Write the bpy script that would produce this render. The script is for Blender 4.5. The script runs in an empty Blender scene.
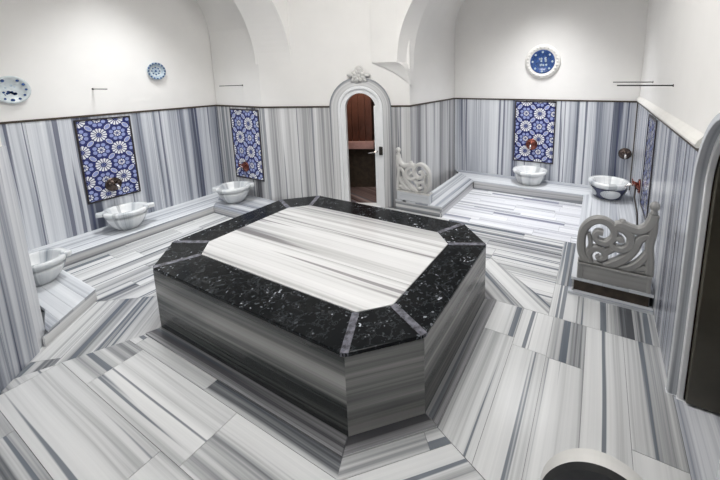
import bpy, math, random
from mathutils import Vector, Matrix
random.seed(7)
C = bpy.context.scene.collection
PI = math.pi

# ---------------------------------------------------------------- node helpers
def new_mat(name):
    m = bpy.data.materials.new(name); m.use_nodes = True
    nt = m.node_tree; nt.nodes.clear()
    out = nt.nodes.new('ShaderNodeOutputMaterial')
    b = nt.nodes.new('ShaderNodeBsdfPrincipled')
    nt.links.new(b.outputs[0], out.inputs[0])
    return m, nt, b
def math_node(nt, op, a, b=None, c=None, clamp=False):
    n = nt.nodes.new('ShaderNodeMath'); n.operation = op; n.use_clamp = clamp
    for i, v in enumerate((a, b, c)):
        if v is None: continue
        if isinstance(v, (int, float)): n.inputs[i].default_value = v
        else: nt.links.new(v, n.inputs[i])
    return n.outputs[0]
def ramp(nt, fac, stops, interp='LINEAR'):
    n = nt.nodes.new('ShaderNodeValToRGB'); n.color_ramp.interpolation = interp
    e = n.color_ramp.elements
    while len(e) < len(stops): e.new(0.5)
    for i, (p, c) in enumerate(stops):
        e[i].position = p; e[i].color = (c[0], c[1], c[2], 1)
    nt.links.new(fac, n.inputs[0]); return n.outputs[0]
def noise(nt, vec, scale, detail=2, rough=.5, dim='3D'):
    n = nt.nodes.new('ShaderNodeTexNoise'); n.noise_dimensions = dim
    n.inputs['Scale'].default_value = scale; n.inputs['Detail'].default_value = detail
    n.inputs['Roughness'].default_value = rough
    nt.links.new(vec, n.inputs['Vector']); return n.outputs[0]

def simple(name, col, rough=.5, metal=0., var=0., scale=6., bump=0., coat=0.):
    m, nt, b = new_mat(name)
    b.inputs['Roughness'].default_value = rough; b.inputs['Metallic'].default_value = metal
    b.inputs['Coat Weight'].default_value = coat
    tc = nt.nodes.new('ShaderNodeTexCoord')
    f = noise(nt, tc.outputs['Object'], scale, 4, .6)
    lo = [max(0, c * (1 - var)) for c in col]; hi = [min(1, c * (1 + var)) for c in col]
    nt.links.new(ramp(nt, f, [(.3, lo), (.7, hi)]), b.inputs['Base Color'])
    if bump:
        bn = nt.nodes.new('ShaderNodeBump'); bn.inputs['Strength'].default_value = bump
        bn.inputs['Distance'].default_value = .02
        nt.links.new(noise(nt, tc.outputs['Object'], scale * 2.5, 4), bn.inputs['Height'])
        nt.links.new(bn.outputs[0], b.inputs['Normal'])
    return m

def striped(name, stops, rough=.22, line=.75, contrast=1., v1=4.5, v2=24., v3=11., tone_k=.55, linecol=(.10, .12, .15)):
    """banded marble: u runs along the bands, v across; second uv carries the tone of each stone"""
    m, nt, b = new_mat(name)
    uv = nt.nodes.new('ShaderNodeUVMap'); uv.uv_map = 'UVMap'
    tn = nt.nodes.new('ShaderNodeUVMap'); tn.uv_map = 'tone'
    s = nt.nodes.new('ShaderNodeSeparateXYZ'); nt.links.new(uv.outputs[0], s.inputs[0])
    st = nt.nodes.new('ShaderNodeSeparateXYZ'); nt.links.new(tn.outputs[0], st.inputs[0])
    u, v = s.outputs[0], s.outputs[1]
    w = noise(nt, uv.outputs[0], .6, 1)                       # slow wander of the bands
    v = math_node(nt, 'ADD', v, math_node(nt, 'MULTIPLY', math_node(nt, 'SUBTRACT', w, .5), .035))
    def band(ku, kv, detail, rough_):
        c = nt.nodes.new('ShaderNodeCombineXYZ')
        nt.links.new(math_node(nt, 'MULTIPLY', u, ku), c.inputs[0]); nt.links.new(math_node(nt, 'MULTIPLY', v, kv), c.inputs[1])
        return noise(nt, c.outputs[0], 1., detail, rough_, '2D')
    n1 = band(.07, v1, 1, .5); n2 = band(.16, v2, 3, .65); n3 = band(.10, v3, 2, .5)
    t = math_node(nt, 'ADD', math_node(nt, 'MULTIPLY', n1, .58), math_node(nt, 'MULTIPLY', n2, .42))
    mr = nt.nodes.new('ShaderNodeMapRange'); mr.clamp = False
    mr.inputs['From Min'].default_value = .5 - .19 / contrast; mr.inputs['From Max'].default_value = .5 + .19 / contrast
    nt.links.new(t, mr.inputs['Value'])
    t = math_node(nt, 'ADD', mr.outputs[0], math_node(nt, 'MULTIPLY', math_node(nt, 'SUBTRACT', st.outputs[0], .5), tone_k), clamp=True)
    col = ramp(nt, t, stops)
    ln = nt.nodes.new('ShaderNodeMapRange'); ln.interpolation_type = 'SMOOTHSTEP'
    ln.inputs['From Min'].default_value = .62; ln.inputs['From Max'].default_value = .66
    nt.links.new(n3, ln.inputs['Value'])
    mx = nt.nodes.new('ShaderNodeMix'); mx.data_type = 'RGBA'
    nt.links.new(math_node(nt, 'MULTIPLY', ln.outputs[0], line), mx.inputs[0])
    nt.links.new(col, mx.inputs[6]); mx.inputs[7].default_value = (*linecol, 1)
    nt.links.new(mx.outputs[2], b.inputs['Base Color'])
    b.inputs['Roughness'].default_value = rough
    return m

M = {}
M['floor'] = striped('pale_banded_marble', [(0, (.75, .755, .755)), (.42, (.62, .627, .63)), (.68, (.38, .388, .395)), (.88, (.17, .178, .19)), (1, (.09, .095, .105))], rough=.20, line=.85, v1=3.2, v2=19, v3=12)
M['alcove'] = striped('white_banded_marble', [(0, (.83, .84, .86)), (.5, (.71, .72, .76)), (.8, (.42, .43, .49)), (1, (.2, .21, .28))], rough=.22, line=.5, v1=7, v2=34)
M['wall'] = striped('blue_grey_banded_marble', [(0, (.84, .855, .88)), (.38, (.68, .70, .735)), (.64, (.46, .48, .53)), (.86, (.23, .25, .30)), (1, (.10, .11, .15))], rough=.22, line=.75, v1=4.5, v2=24, v3=13, linecol=(.05, .06, .12))
M['wallgrey'] = striped('grey_banded_marble', [(0, (.80, .80, .80)), (.4, (.60, .60, .60)), (.7, (.36, .36, .37)), (1, (.10, .10, .11))], rough=.25, line=.65, v1=4.5, v2=24, v3=11)
M['bench'] = striped('light_grey_marble', [(0, (.76, .78, .80)), (.5, (.60, .62, .65)), (.8, (.36, .38, .42)), (1, (.15, .16, .2))], rough=.25, line=.4, v1=5, v2=24)
M['slabside'] = striped('grey_banded_marble_shaded', [(0, (.44, .435, .41)), (.35, (.30, .295, .28)), (.6, (.15, .152, .145)), (.85, (.035, .04, .038)), (1, (.015, .018, .018))], rough=.18, line=.6, v1=4.2, v2=13, v3=7, linecol=(.012, .015, .015))  # grey marble, made darker still for the shade on the slab sides
M['slabtop'] = striped('white_slab_marble', [(0, (.80, .80, .80)), (.45, (.69, .69, .69)), (.8, (.45, .45, .45)), (1, (.25, .25, .26))], rough=.16, line=.75, v1=5, v2=22, v3=7.5, linecol=(.16, .15, .16))
M['carve'] = striped('carved_grey_marble', [(0, (.74, .73, .71)), (.5, (.62, .61, .59)), (1, (.40, .40, .39))], rough=.45, line=.15, v1=3, v2=10)
M['carveshaded'] = striped('carved_grey_marble_shaded', [(0, (.40, .395, .38)), (.5, (.31, .305, .295)), (1, (.20, .20, .19))], rough=.45, line=.15, v1=3, v2=10)  # darker carved marble: shade on the right balustrade put into the colour
M['carveshadow'] = simple('shade_blackened_carved_face', (.022, .022, .022), .4, var=.4, scale=12)  # unlit face of the near balustrade, its shade painted almost black
M['basin'] = striped('veined_basin_marble', [(0, (.82, .83, .83)), (.5, (.71, .73, .74)), (.8, (.46, .49, .52)), (1, (.22, .25, .28))], rough=.2, line=.4, v1=4, v2=12, v3=6)
M['bluebasin'] = simple('dark_blue_grey_marble', (.05, .055, .10), .2, var=.5, scale=9)
M['plaster'] = simple('off_white_plaster', (.865, .85, .825), .8, var=.03, scale=1.1, bump=.12)
M['lip'] = simple('cream_plaster_lip', (.80, .785, .75), .7, var=.05, scale=5, bump=.2)
M['grout'] = simple('dark_grout', (.16, .16, .17), .8, var=.2)
M['dark'] = simple('dark_joint_and_recess_shade', (.05, .036, .024), .6, var=.4, scale=14)
M['white'] = simple('white_painted_frame', (.85, .86, .87), .35, var=.03, scale=3)
M['brown'] = simple('red_brown_wood', (.12, .045, .03), .3, var=.35, scale=3)
M['pinkwood'] = simple('pale_rosewood', (.50, .30, .28), .45, var=.2, scale=8)
M['olive'] = simple('dark_olive_brown_wood', (.085, .078, .058), .35, var=.25, scale=2)
M['brownfloor'] = striped('brown_veined_marble', [(0, (.38, .30, .28)), (.5, (.26, .19, .18)), (1, (.08, .05, .05))], rough=.25, line=.6)
M['iron'] = simple('dark_iron', (.05, .045, .04), .5, .8, .3, 20)
M['bronze'] = simple('old_bronze', (.11, .085, .075), .25, 1., .5, 25)
M['copper'] = simple('red_copper', (.24, .085, .065), .22, 1., .4, 25)
M['chrome'] = simple('worn_chrome', (.75, .72, .70), .15, 1., .15, 20)
M['navy'] = simple('navy_glaze', (.028, .035, .15), .25, var=.3, scale=30, coat=.4)
M['lilac'] = simple('lilac_blue_glaze', (.30, .35, .62), .25, var=.15, scale=30, coat=.4)
M['glazewhite'] = simple('white_glaze', (.82, .83, .86), .2, var=.05, scale=30, coat=.4)
M['tileframe'] = simple('black_tile_border', (.025, .02, .022), .4, var=.4, scale=10)
M['plateblue'] = simple('deep_blue_glaze', (.02, .065, .22), .2, var=.6, scale=40, coat=.5)
M['plategrey'] = simple('blue_grey_glaze', (.42, .52, .60), .25, var=.25, scale=40, coat=.4)
M['platewhite'] = simple('pale_plate_glaze', (.62, .68, .70), .25, var=.1, scale=25, coat=.4)

def granite():
    m, nt, b = new_mat('black_granite_white_flecks')
    tc = nt.nodes.new('ShaderNodeTexCoord'); P = tc.outputs['Object']
    v = nt.nodes.new('ShaderNodeTexVoronoi'); v.inputs['Scale'].default_value = 30; v.inputs['Randomness'].default_value = 1
    nw = nt.nodes.new('ShaderNodeTexNoise'); nw.inputs['Scale'].default_value = 14; nw.inputs['Detail'].default_value = 3
    nt.links.new(P, nw.inputs['Vector'])
    add = nt.nodes.new('ShaderNodeVectorMath'); add.operation = 'MULTIPLY_ADD'
    nt.links.new(nw.outputs['Color'], add.inputs[0]); add.inputs[1].default_value = (.12, .12, .12); nt.links.new(P, add.inputs[2])
    nt.links.new(add.outputs[0], v.inputs['Vector'])
    fl = nt.nodes.new('ShaderNodeMapRange'); fl.inputs['From Min'].default_value = .36; fl.inputs['From Max'].default_value = .20
    nt.links.new(v.outputs['Distance'], fl.inputs['Value'])
    sc = nt.nodes.new('ShaderNodeSeparateColor'); nt.links.new(v.outputs['Color'], sc.inputs[0])
    gate = math_node(nt, 'GREATER_THAN', sc.outputs[0], .45)
    cl = ramp(nt, noise(nt, P, 3.2, 3), [(.42, (.25, .25, .25)), (.62, (1, 1, 1))])
    f = math_node(nt, 'MULTIPLY', math_node(nt, 'MULTIPLY', fl.outputs[0], gate), cl, clamp=True)
    vein = ramp(nt, noise(nt, P, 5.5, 5, .65), [(.485, (0, 0, 0)), (.505, (.45, .45, .45)), (.525, (0, 0, 0))])
    f = math_node(nt, 'ADD', math_node(nt, 'MULTIPLY', f, math_node(nt, 'MULTIPLY', sc.outputs[1], 1.0)), math_node(nt, 'MULTIPLY', vein, .25), clamp=True)
    nt.links.new(ramp(nt, f, [(0, (.006, .007, .008)), (.35, (.09, .10, .11)), (1, (.62, .64, .70))]), b.inputs['Base Color'])
    b.inputs['Roughness'].default_value = .16; b.inputs['Specular IOR Level'].default_value = .09
    return m
M['granite'] = granite()
M['joint'] = simple('grey_veined_joint_marble', (.12, .12, .145), .15, var=.8, scale=22)

# ---------------------------------------------------------------- mesh builder
class MB:
    def __init__(s): s.v = []; s.f = []; s.uv = []; s.tone = []; s.mi = []; s.mats = []; s.sm = []
    def mat(s, key):
        if key not in s.mats: s.mats.append(key)
        return s.mats.index(key)
    def poly(s, pts, mat, sdir=(0, 0, 1), off=0., tone=.5, uv=None, smooth=False):
        pts = [Vector(p) for p in pts]; i0 = len(s.v); s.v += [tuple(p) for p in pts]
        s.f.append(list(range(i0, i0 + len(pts)))); s.mi.append(s.mat(mat)); s.sm.append(smooth)
        if uv is None:
            n = Vector((0, 0, 0))
            for k in range(len(pts)): n += (pts[k] - pts[0]).cross(pts[(k + 1) % len(pts)] - pts[0])
            n.normalize() if n.length > 1e-12 else None
            sd = Vector(sdir).normalized()
            if abs(n.dot(sd)) > .85:
                sd = Vector((1, 0, 0)) if abs(n.x) < .7 else Vector((0, 1, 0))
            w = n.cross(sd)
            if w.length < 1e-6: w = Vector((0, 1, 0))
            w.normalize()
            # keep the across axis pointing one way so neighbouring faces agree
            k = max(range(3), key=lambda q: abs(w[q]))
            if w[k] < 0: w = -w
            uv = [(p.dot(sd) + off * 1.7, p.dot(w) + off) for p in pts]
        s.uv.append(uv); s.tone.append(tone)
    def hexa(s, c, mat, **k):          # 8 corners: bottom 4 ccw, top 4 ccw
        for q in ((3, 2, 1, 0), (4, 5, 6, 7), (0, 1, 5, 4), (1, 2, 6, 5), (2, 3, 7, 6), (3, 0, 4, 7)):
            s.poly([c[i] for i in q], mat, **k)
    def box(s, a, b, mat, **k):
        x0, y0, z0 = (min(a[i], b[i]) for i in range(3)); x1, y1, z1 = (max(a[i], b[i]) for i in range(3))
        s.hexa([(x0, y0, z0), (x1, y0, z0), (x1, y1, z0), (x0, y1, z0), (x0, y0, z1), (x1, y0, z1), (x1, y1, z1), (x0, y1, z1)], mat, **k)
    def prism(s, pl, z0, z1, mat, sdir=None, top=True, **k):   # ccw plan polygon
        n = len(pl)
        if top: s.poly([(x, y, z1) for x, y in pl], mat, sdir=sdir or (1, 0, 0), **k)
        s.poly([(x, y, z0) for x, y in reversed(pl)], mat, sdir=sdir or (1, 0, 0), **k)
        for i in range(n):
            a, b = pl[i], pl[(i + 1) % n]
            s.poly([(*a, z0), (*b, z0), (*b, z1), (*a, z1)], mat, sdir=sdir or (b[0] - a[0], b[1] - a[1], 0), **k)
    def grid(s, rows, mat, uvs=None, closed=False, smooth=True, tone=.5):
        for i in range(len(rows) - 1):
            n = len(rows[i])
            for j in range(n if closed else n - 1):
                j2 = (j + 1) % n
                q = [rows[i][j], rows[i][j2], rows[i + 1][j2], rows[i + 1][j]]
                u = [(i, j), (i, j + 1), (i + 1, j + 1), (i + 1, j)]
                s.poly(q, mat, uv=[uvs(*a) for a in u] if uvs else None, smooth=smooth, tone=tone)
    def tube(s, path, r, mat, n=10, cap=True, tone=.5, sq=None):
        path = [Vector(p) for p in path]; rows = []; up = Vector((0, 0, 1))
        for i, p in enumerate(path):
            t = (path[min(i + 1, len(path) - 1)] - path[max(i - 1, 0)]).normalized()
            a = t.cross(up) if abs(t.dot(up)) < .95 else t.cross(Vector((1, 0, 0)))
            a.normalize(); b = a.cross(t); rr = r[i] if isinstance(r, (list, tuple)) else r
            rows.append([p + a * (rr * math.cos(2 * PI * k / n)) + b * (rr * math.sin(2 * PI * k / n)) for k in range(n)])
        s.grid(rows, mat, uvs=lambda i, j: (i * .1, j * .03), closed=True, tone=tone)
        if cap: s.poly(list(reversed(rows[0])), mat, tone=tone); s.poly(rows[-1], mat, tone=tone)
    def build(s, name, parent=None, bevel=0., weld=True, loc=None):
        me = bpy.data.meshes.new(name); me.from_pydata(s.v, [], s.f)
        for k in s.mats: me.materials.append(M[k])
        u = me.uv_layers.new(name='UVMap'); t = me.uv_layers.new(name='tone'); li = 0
        for fi, f in enumerate(s.f):
            for k in range(len(f)):
                u.data[li].uv = s.uv[fi][k]; t.data[li].uv = (s.tone[fi], 0); li += 1
        for fi, p in enumerate(me.polygons): p.material_index = s.mi[fi]; p.use_smooth = s.sm[fi]
        if weld:
            import bmesh
            bm = bmesh.new(); bm.from_mesh(me); bmesh.ops.remove_doubles(bm, verts=bm.verts, dist=1e-5)
            bm.to_mesh(me); bm.free()
        o = bpy.data.objects.new(name, me); C.objects.link(o)
        if parent: o.parent = parent
        if loc: o.location = loc
        if bevel:
            b = o.modifiers.new('bevel', 'BEVEL'); b.width = bevel; b.segments = 2; b.limit_method = 'ANGLE'; b.angle_limit = math.radians(40)
        return o

def empty(name, loc=(0, 0, 0), rz=0.):
    o = bpy.data.objects.new(name, None); C.objects.link(o); o.location = loc; o.rotation_euler = (0, 0, rz)
    o.empty_display_size = .1; return o
def tag(o, label, cat, group=None):
    o['label'] = label; o['category'] = cat
    if group: o['group'] = group
    return o
def struct(o): o['kind'] = 'structure'; return o

def clip(poly, n, d):                  # keep n.p <= d
    out = []
    for i in range(len(poly)):
        a, b = poly[i], poly[(i + 1) % len(poly)]
        da = n[0] * a[0] + n[1] * a[1] - d; db = n[0] * b[0] + n[1] * b[1] - d
        if da <= 0: out.append(a)
        if da * db < 0:
            t = da / (da - db); out.append((a[0] + (b[0] - a[0]) * t, a[1] + (b[1] - a[1]) * t))
    return out
def cliprect(poly, a0, a1, b0, b1):
    for n, d in (((-1, 0), -a0), ((1, 0), a1), ((0, -1), -b0), ((0, 1), b1)):
        poly = clip(poly, n, d)
        if len(poly) < 3: return []
    return poly
def area(p): return .5 * sum(p[i][0] * p[(i + 1) % len(p)][1] - p[(i + 1) % len(p)][0] * p[i][1] for i in range(len(p)))
def inset(p, g):
    if area(p) < 0: p = p[::-1]
    q = p
    for i in range(len(p)):
        a, b = p[i], p[(i + 1) % len(p)]; dx, dy = b[0] - a[0], b[1] - a[1]; L = math.hypot(dx, dy)
        if L < 1e-6: continue
        n = (dy / L, -dx / L); q = clip(q, n, n[0] * a[0] + n[1] * a[1] - g)
        if len(q) < 3: return []
    return q
def planks(mb, O, A, B, N, poly, width, length, mat, t=.005, gap=.0015, tone=(.3, .7), b_off=None):
    """stones laid with their bands along A, in the convex polygon given in (a, b) coordinates"""
    O, A, B, N = Vector(O), Vector(A).normalized(), Vector(B).normalized(), Vector(N).normalized()
    if area(poly) < 0: poly = poly[::-1]
    a0, a1 = min(p[0] for p in poly), max(p[0] for p in poly); b0, b1 = min(p[1] for p in poly), max(p[1] for p in poly)
    b = b0 if b_off is None else b_off
    while b < b1 - 1e-4:
        w = random.uniform(*width)
        if b1 - b - w < .35 * width[0]: w = b1 - b
        a = a0 - (random.uniform(0, length[0]) if length else 0)
        while a < a1 - 1e-4:
            L = random.uniform(*length) if length else (a1 - a0)
            q = cliprect(poly, a, a + L, b, b + w)
            if len(q) >= 3: q = inset(q, gap)
            if len(q) >= 3 and abs(area(q)) > 1e-4:
                off = random.uniform(0, 60); tn = random.uniform(*tone)
                top = [O + A * x + B * y for x, y in q]
                if A.cross(B).dot(N) < 0: top = top[::-1]
                bot = [p - N * t for p in top]
                mb.poly(top, mat, sdir=A, off=off, tone=tn)
                for i in range(len(top)):
                    j = (i + 1) % len(top); mb.poly([bot[i], bot[j], top[j], top[i]], mat, sdir=A, off=off, tone=tn)
            a += L
        b += w
def floor_region(mb, pl, ang, width, length, mat, tone=(.3, .7)):
    A = (math.cos(ang), math.sin(ang)); B = (-A[1], A[0])
    planks(mb, (0, 0, 0), (*A, 0), (*B, 0), (0, 0, 1), [(x * A[0] + y * A[1], x * B[0] + y * B[1]) for x, y in pl], width, length, mat, tone=tone)

# ---------------------------------------------------------------- measures of the place
xL, yF, H = -3.93, 1.53, 1.73
hb, xLb, yFb = .124, -3.29, .886
xN, yB, xR = -.437, 4.62, 2.886
hb2, yBb, xNb, yO, xRb = .177, 3.984, .213, 2.394, 2.17
yN = -1.60; P0 = Vector((-2.7, 1.53, 0)); Q0 = Vector((-.437, 2.6, 0)); D0 = (Q0 - P0).normalized(); N0 = Vector((D0.y, -D0.x, 0))
ZC = 4.6
def dw(s, n, z): return P0 + D0 * s + N0 * n + Vector((0, 0, z))

# ---------------------------------------------------------------- floor
fb = MB()
fb.box((-4.1, -3.4, -.12), (3.1, 4.8, -.0045), 'grout')
A1, B1, C1, D1, E1, F1, G1, H1 = (-1.106, -1.153), (1.106, -1.153), (1.533, -.726), (1.533, .726), (1.106, 1.153), (-1.106, 1.153), (-1.533, .726), (-1.533, -.726)
LA = (-1.39, -1.69); LE = (-2.03, -2.95)
floor_region(fb, [A1, LA, LE, (-1.4, -3.3), (2.2, -3.3), (1.98, -3.05), B1], 0, (.27, .42), (.9, 1.7), 'floor')
floor_region(fb, [A1, H1, (-2.1, -1.15), (-3.0, -2.2), LE], math.radians(-50), (.20, .28), (1.2, 2.2), 'floor', (.45, .75))
floor_region(fb, [H1, G1, (-2.7, 1.6), (-3.3, 1.6), (-3.3, -1.15), (-2.1, -1.15)], PI / 2, (.15, .26), (.7, 1.5), 'floor', (.35, .6))
kk = 1.9
floor_region(fb, [B1, (B1[0] + .38 * 2.3, B1[1] - .92 * 2.3), (2.4, -3.3), (2.9, -3.3), (2.9, -1.3), C1], PI / 4, (.28, .38), (1.5, 2.5), 'floor', (.2, .4))
floor_region(fb, [C1, (2.9, -1.29), (2.9, .726), D1], PI / 2, (.24, .36), (.9, 1.7), 'floor', (.3, .6))
floor_region(fb, [D1, (2.02, .726), (2.02, .9), (1.258, 1.52), E1], -PI / 4, (.13, .2), None, 'floor', (.3, .6))
floor_region(fb, [(2.02, .726), (2.9, .726), (2.9, 1.3), (2.02, 1.3)], PI / 2, (.18, .28), None, 'floor', (.4, .65))
floor_region(fb, [(2.02, 1.3), (2.3, 1.3), (2.3, yO), (2.02, yO)], PI / 2, (.075, .1), None, 'floor', (.5, .75))
floor_region(fb, [(-1.3, 1.153), E1, (1.258, 1.52), (-1.3, 1.52)], 0, (.15, .2), (.9, 1.6), 'floor')
floor_region(fb, [(1.258, 1.52), (2.02, .9), (2.02, 1.52)], 0, (.15, .22), None, 'floor')
floor_region(fb, [(-2.7, 1.52), (2.02, 1.52), (2.02, yO), (-.9, yO)], 0, (.17, .25), (.8, 1.5), 'floor', (.35, .65))
floor_region(fb, [(-1.533, .726), (-1.106, 1.153), (-1.3, 1.153), (-1.3, 1.52), (-2.5, 1.52)], 0, (.2, .3), None, 'floor')
floor_region(fb, [(xNb - .05, yO), (xRb + .05, yO), (xRb + .05, yBb + .05), (xNb - .05, yBb + .05)], 0, (.09, .2), (.45, 1.1), 'alcove', (.2, .55))
struct(fb.build('floor', weld=False))

# ---------------------------------------------------------------- walls
def wall_strip(name, a, b, nrm, z0, z1, th=.14, off=.012, ext=0.):
    """plaster wall from a to b, its room face set back `off` behind the marble"""
    m = MB(); a = Vector((*a, 0)); b = Vector((*b, 0)); n = Vector((*nrm, 0)).normalized(); e_ = (b - a).normalized() * ext; a = a - e_; b = b + e_
    p = [a - n * off, b - n * off, b - n * (off + th), a - n * (off + th)]
    if (b - a).cross(-n).z < 0: p = p[::-1]
    m.prism([(q.x, q.y) for q in p], z0, z1, 'plaster')
    return struct(m.build(name))
def wainscot(par, a, b, nrm, z1=H, width=(.55, .95), mat='wall', tone=(.35, .75), z0=0., joint=True):
    m = MB(); a = Vector((*a, 0)); b = Vector((*b, 0)); n = Vector((*nrm, 0)).normalized(); B = (b - a); L = B.length
    planks(m, a, (0, 0, 1), B, n, [(z0, 0), (z1, 0), (z1, L), (z0, L)], width, None, mat, t=.012, gap=.0015, tone=tone)
    m.build('wainscot', par, weld=False)
    if not joint: return
    t = MB(); u = B.normalized()                       # dark joint on top, then the plaster lip
    def bar(z0_, z1_, n0, n1, mat_):
        c = [a + n * n0, b + n * n0, b + n * n1, a + n * n1]
        if B.cross(n).z * (n1 - n0) < 0: c = c[::-1]
        t.hexa([(q.x, q.y, z0_) for q in c] + [(q.x, q.y, z1_) for q in c], mat_)
    bar(z1, z1 + .026, -.012, .008, 'dark')
    t.build('top_joint', par)

w = wall_strip('wall_left', (xL, yN), (xL, yF), (1, 0), 0, ZC, ext=.1); wainscot(w, (xL, yN), (xL, yF), (1, 0), tone=(.38, .62))
w = wall_strip('wall_far_left', (xL, yF), (-2.7, yF), (0, -1), 0, 3.1); wainscot(w, (xL, yF), (-2.7, yF), (0, -1), mat='wallgrey', width=(.4, .6))
w = wall_strip('wall_near_left', (xL, yN), (-1.78, yN), (0, 1), 0, 3.1); wainscot(w, (xL, yN), (-1.78, yN), (0, 1), joint=False)
# near diagonal pillar wall
pa, pb = (-1.67, -1.67), (-.17, -3.17)
w = wall_strip('wall_near_diagonal', pa, pb, (1, 1), 0, ZC); wainscot(w, pa, pb, (1, 1), width=(.2, .34), tone=(.45, .7), joint=False)
m = MB(); m.prism([(-1.69, -1.67), (-1.79, -1.59), (-1.79, -1.75)], 0, H, 'wall', sdir=(0, 0, 1), off=2.2, tone=.4); m.build('end_strip', w)
w = wall_strip('wall_near', (-.17, -3.17), (xR, -3.17), (0, 1), 0, ZC, ext=.1); wainscot(w, (-.17, -3.17), (xR, -3.17), (0, 1))

def arched_wall(m, org, d, n, L, z1, c, r, zs, th, off, mat='plaster', seg=20, cut=None):
    """wall of length L along d with one round-arched opening centred at c"""
    org = Vector(org); d = Vector(d); n = Vector(n)
    def pt(s_, z_, k): return org + d * s_ + Vector((0, 0, z_)) - n * (off + k * th)
    cols = [(0, 0), (c - r, 0)]
    quads = [((0, 0), (c - r, 0), (c - r, z1), (0, z1))] if not cut else [((0, 0), (c - r, 0), (c - r, cut[1]), (0, cut[1])), ((cut[0], cut[1]), (c - r, cut[1]), (c - r, z1), (cut[0], z1))]
    quads += [((c + r, 0), (L, 0), (L, z1), (c + r, z1))]
    arc = [(c - r * math.cos(PI * i / seg), zs + r * math.sin(PI * i / seg)) for i in range(seg + 1)]
    for i in range(seg): quads.append((arc[i], arc[i + 1], (arc[i + 1][0], z1), (arc[i][0], z1)))
    for q in quads:
        m.poly([pt(*p, 0) for p in q], mat); m.poly([pt(*p, 1) for p in reversed(q)], mat)
    edge = [(c - r, 0)] + arc + [(c + r, 0)]
    for i in range(len(edge) - 1):
        m.poly([pt(*edge[i], 0), pt(*edge[i + 1], 0), pt(*edge[i + 1], 1), pt(*edge[i], 1)], mat)
    for e in ((0, 0, 0, cut[1] if cut else z1), (L, 0, L, z1), (cut[0] if cut else 0, z1, L, z1)) + (((0, cut[1], cut[0], cut[1]), (cut[0], cut[1], cut[0], z1)) if cut else ()):
        m.poly([pt(e[0], e[1], 0), pt(e[2], e[3], 0), pt(e[2], e[3], 1), pt(e[0], e[1], 1)], mat)
def arch_band(m, F, c, zs, r0, r1, n0, n1, mat, seg=24, z0=0., off=0., tone=.5, legs=True):
    """frame swept up one side, round the arch and down the other; F(s, n, z) gives the point"""
    rows = []
    def sec(fs):
        return [fs(r0, n0), fs(r1, n0), fs(r1, n1), fs(r0, n1)]
    if legs: rows.append(sec(lambda r, n: F(c - r, n, z0)))
    for i in range(seg + 1):
        t = PI * i / seg
        rows.append(sec(lambda r, n: F(c - r * math.cos(t), n, zs + r * math.sin(t))))
    if legs: rows.append(sec(lambda r, n: F(c + r, n, z0)))
    L = [0.]
    for i in range(1, len(rows)): L.append(L[-1] + (rows[i][1] - rows[i - 1][1]).length)
    wid = [0, r1 - r0, r1 - r0 + abs(n1 - n0), 2 * (r1 - r0) + abs(n1 - n0), 2 * (r1 - r0) + 2 * abs(n1 - n0)]
    m.grid(rows, mat, uvs=lambda i, j: (L[i] + off * 3, wid[j] + off), closed=True, smooth=False, tone=tone)
    m.poly(rows[0], mat, tone=tone); m.poly(rows[-1], mat, tone=tone)

SD, RD = 1.675, .30                      # door centre along the diagonal wall, radius of the hole
m = MB(); arched_wall(m, P0, D0, N0, (Q0 - P0).length, ZC, SD, .40, 1.71, .14, .012, cut=(.553, 2.45))
w = struct(m.build('wall_door'))
wl = dw(0, 0, 0); wq = dw(SD - .50, 0, 0); wr = dw(SD + .50, 0, 0)
wainscot(w, wl[:2], wq[:2], N0[:2], mat='wallgrey', width=(.4, .6), tone=(.2, .6))
wainscot(w, wr[:2], Q0[:2], N0[:2], mat='wallgrey', width=(.25, .4), tone=(.25, .55))

wall_strip('wall_alcove_left', (xN, 2.75), (xN, yB), (1, 0), 2.12, 3.25); w = wall_strip('wall_alcove_left', (xN, 2.6), (xN, yB), (1, 0), 0, 2.12); wainscot(w, (xN, 2.6), (xN, yB), (1, 0), mat='wallgrey', width=(.4, .7), tone=(.4, .7))
w = wall_strip('wall_back', (xN, yB), (xR, yB), (0, -1), 0, ZC, ext=.1); wainscot(w, (xN, yB), (xR, yB), (0, -1), width=(.5, .8), tone=(.35, .65))
# right wall with an arched doorway
CD, RR, ZS = -.25, .50, 1.5
m = MB(); arched_wall(m, (xR, yB, 0), (0, -1, 0), (-1, 0, 0), yB + 3.2, ZC, yB - CD, RR + .02, ZS, .06, .012)
w = struct(m.build('wall_right'))
wainscot(w, (xR, yB), (xR, CD + .54), (-1, 0), width=(.55, .8), tone=(.3, .6))
wainscot(w, (xR, CD - .54), (xR, -3.17), (-1, 0))
m = MB(); m.box((xR - .014, yB - .014, hb2), (xR, yB, H), 'dark'); struct(m.build('trim_5'))
m = MB()                                 # cream plaster lip running on top of the right wainscot
sec = [(.0, .008), (-.026, .010), (-.034, .03), (-.022, .055), (.012, .095)]
rows = [[(xR + a, y, H + .02 + b) for a, b in sec] for y in (yB, CD + .51)]
m.grid(rows, 'lip', smooth=False); m.poly(rows[0], 'lip'); m.poly(rows[1][::-1], 'lip')
struct(m.build('trim_1'))

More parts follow.
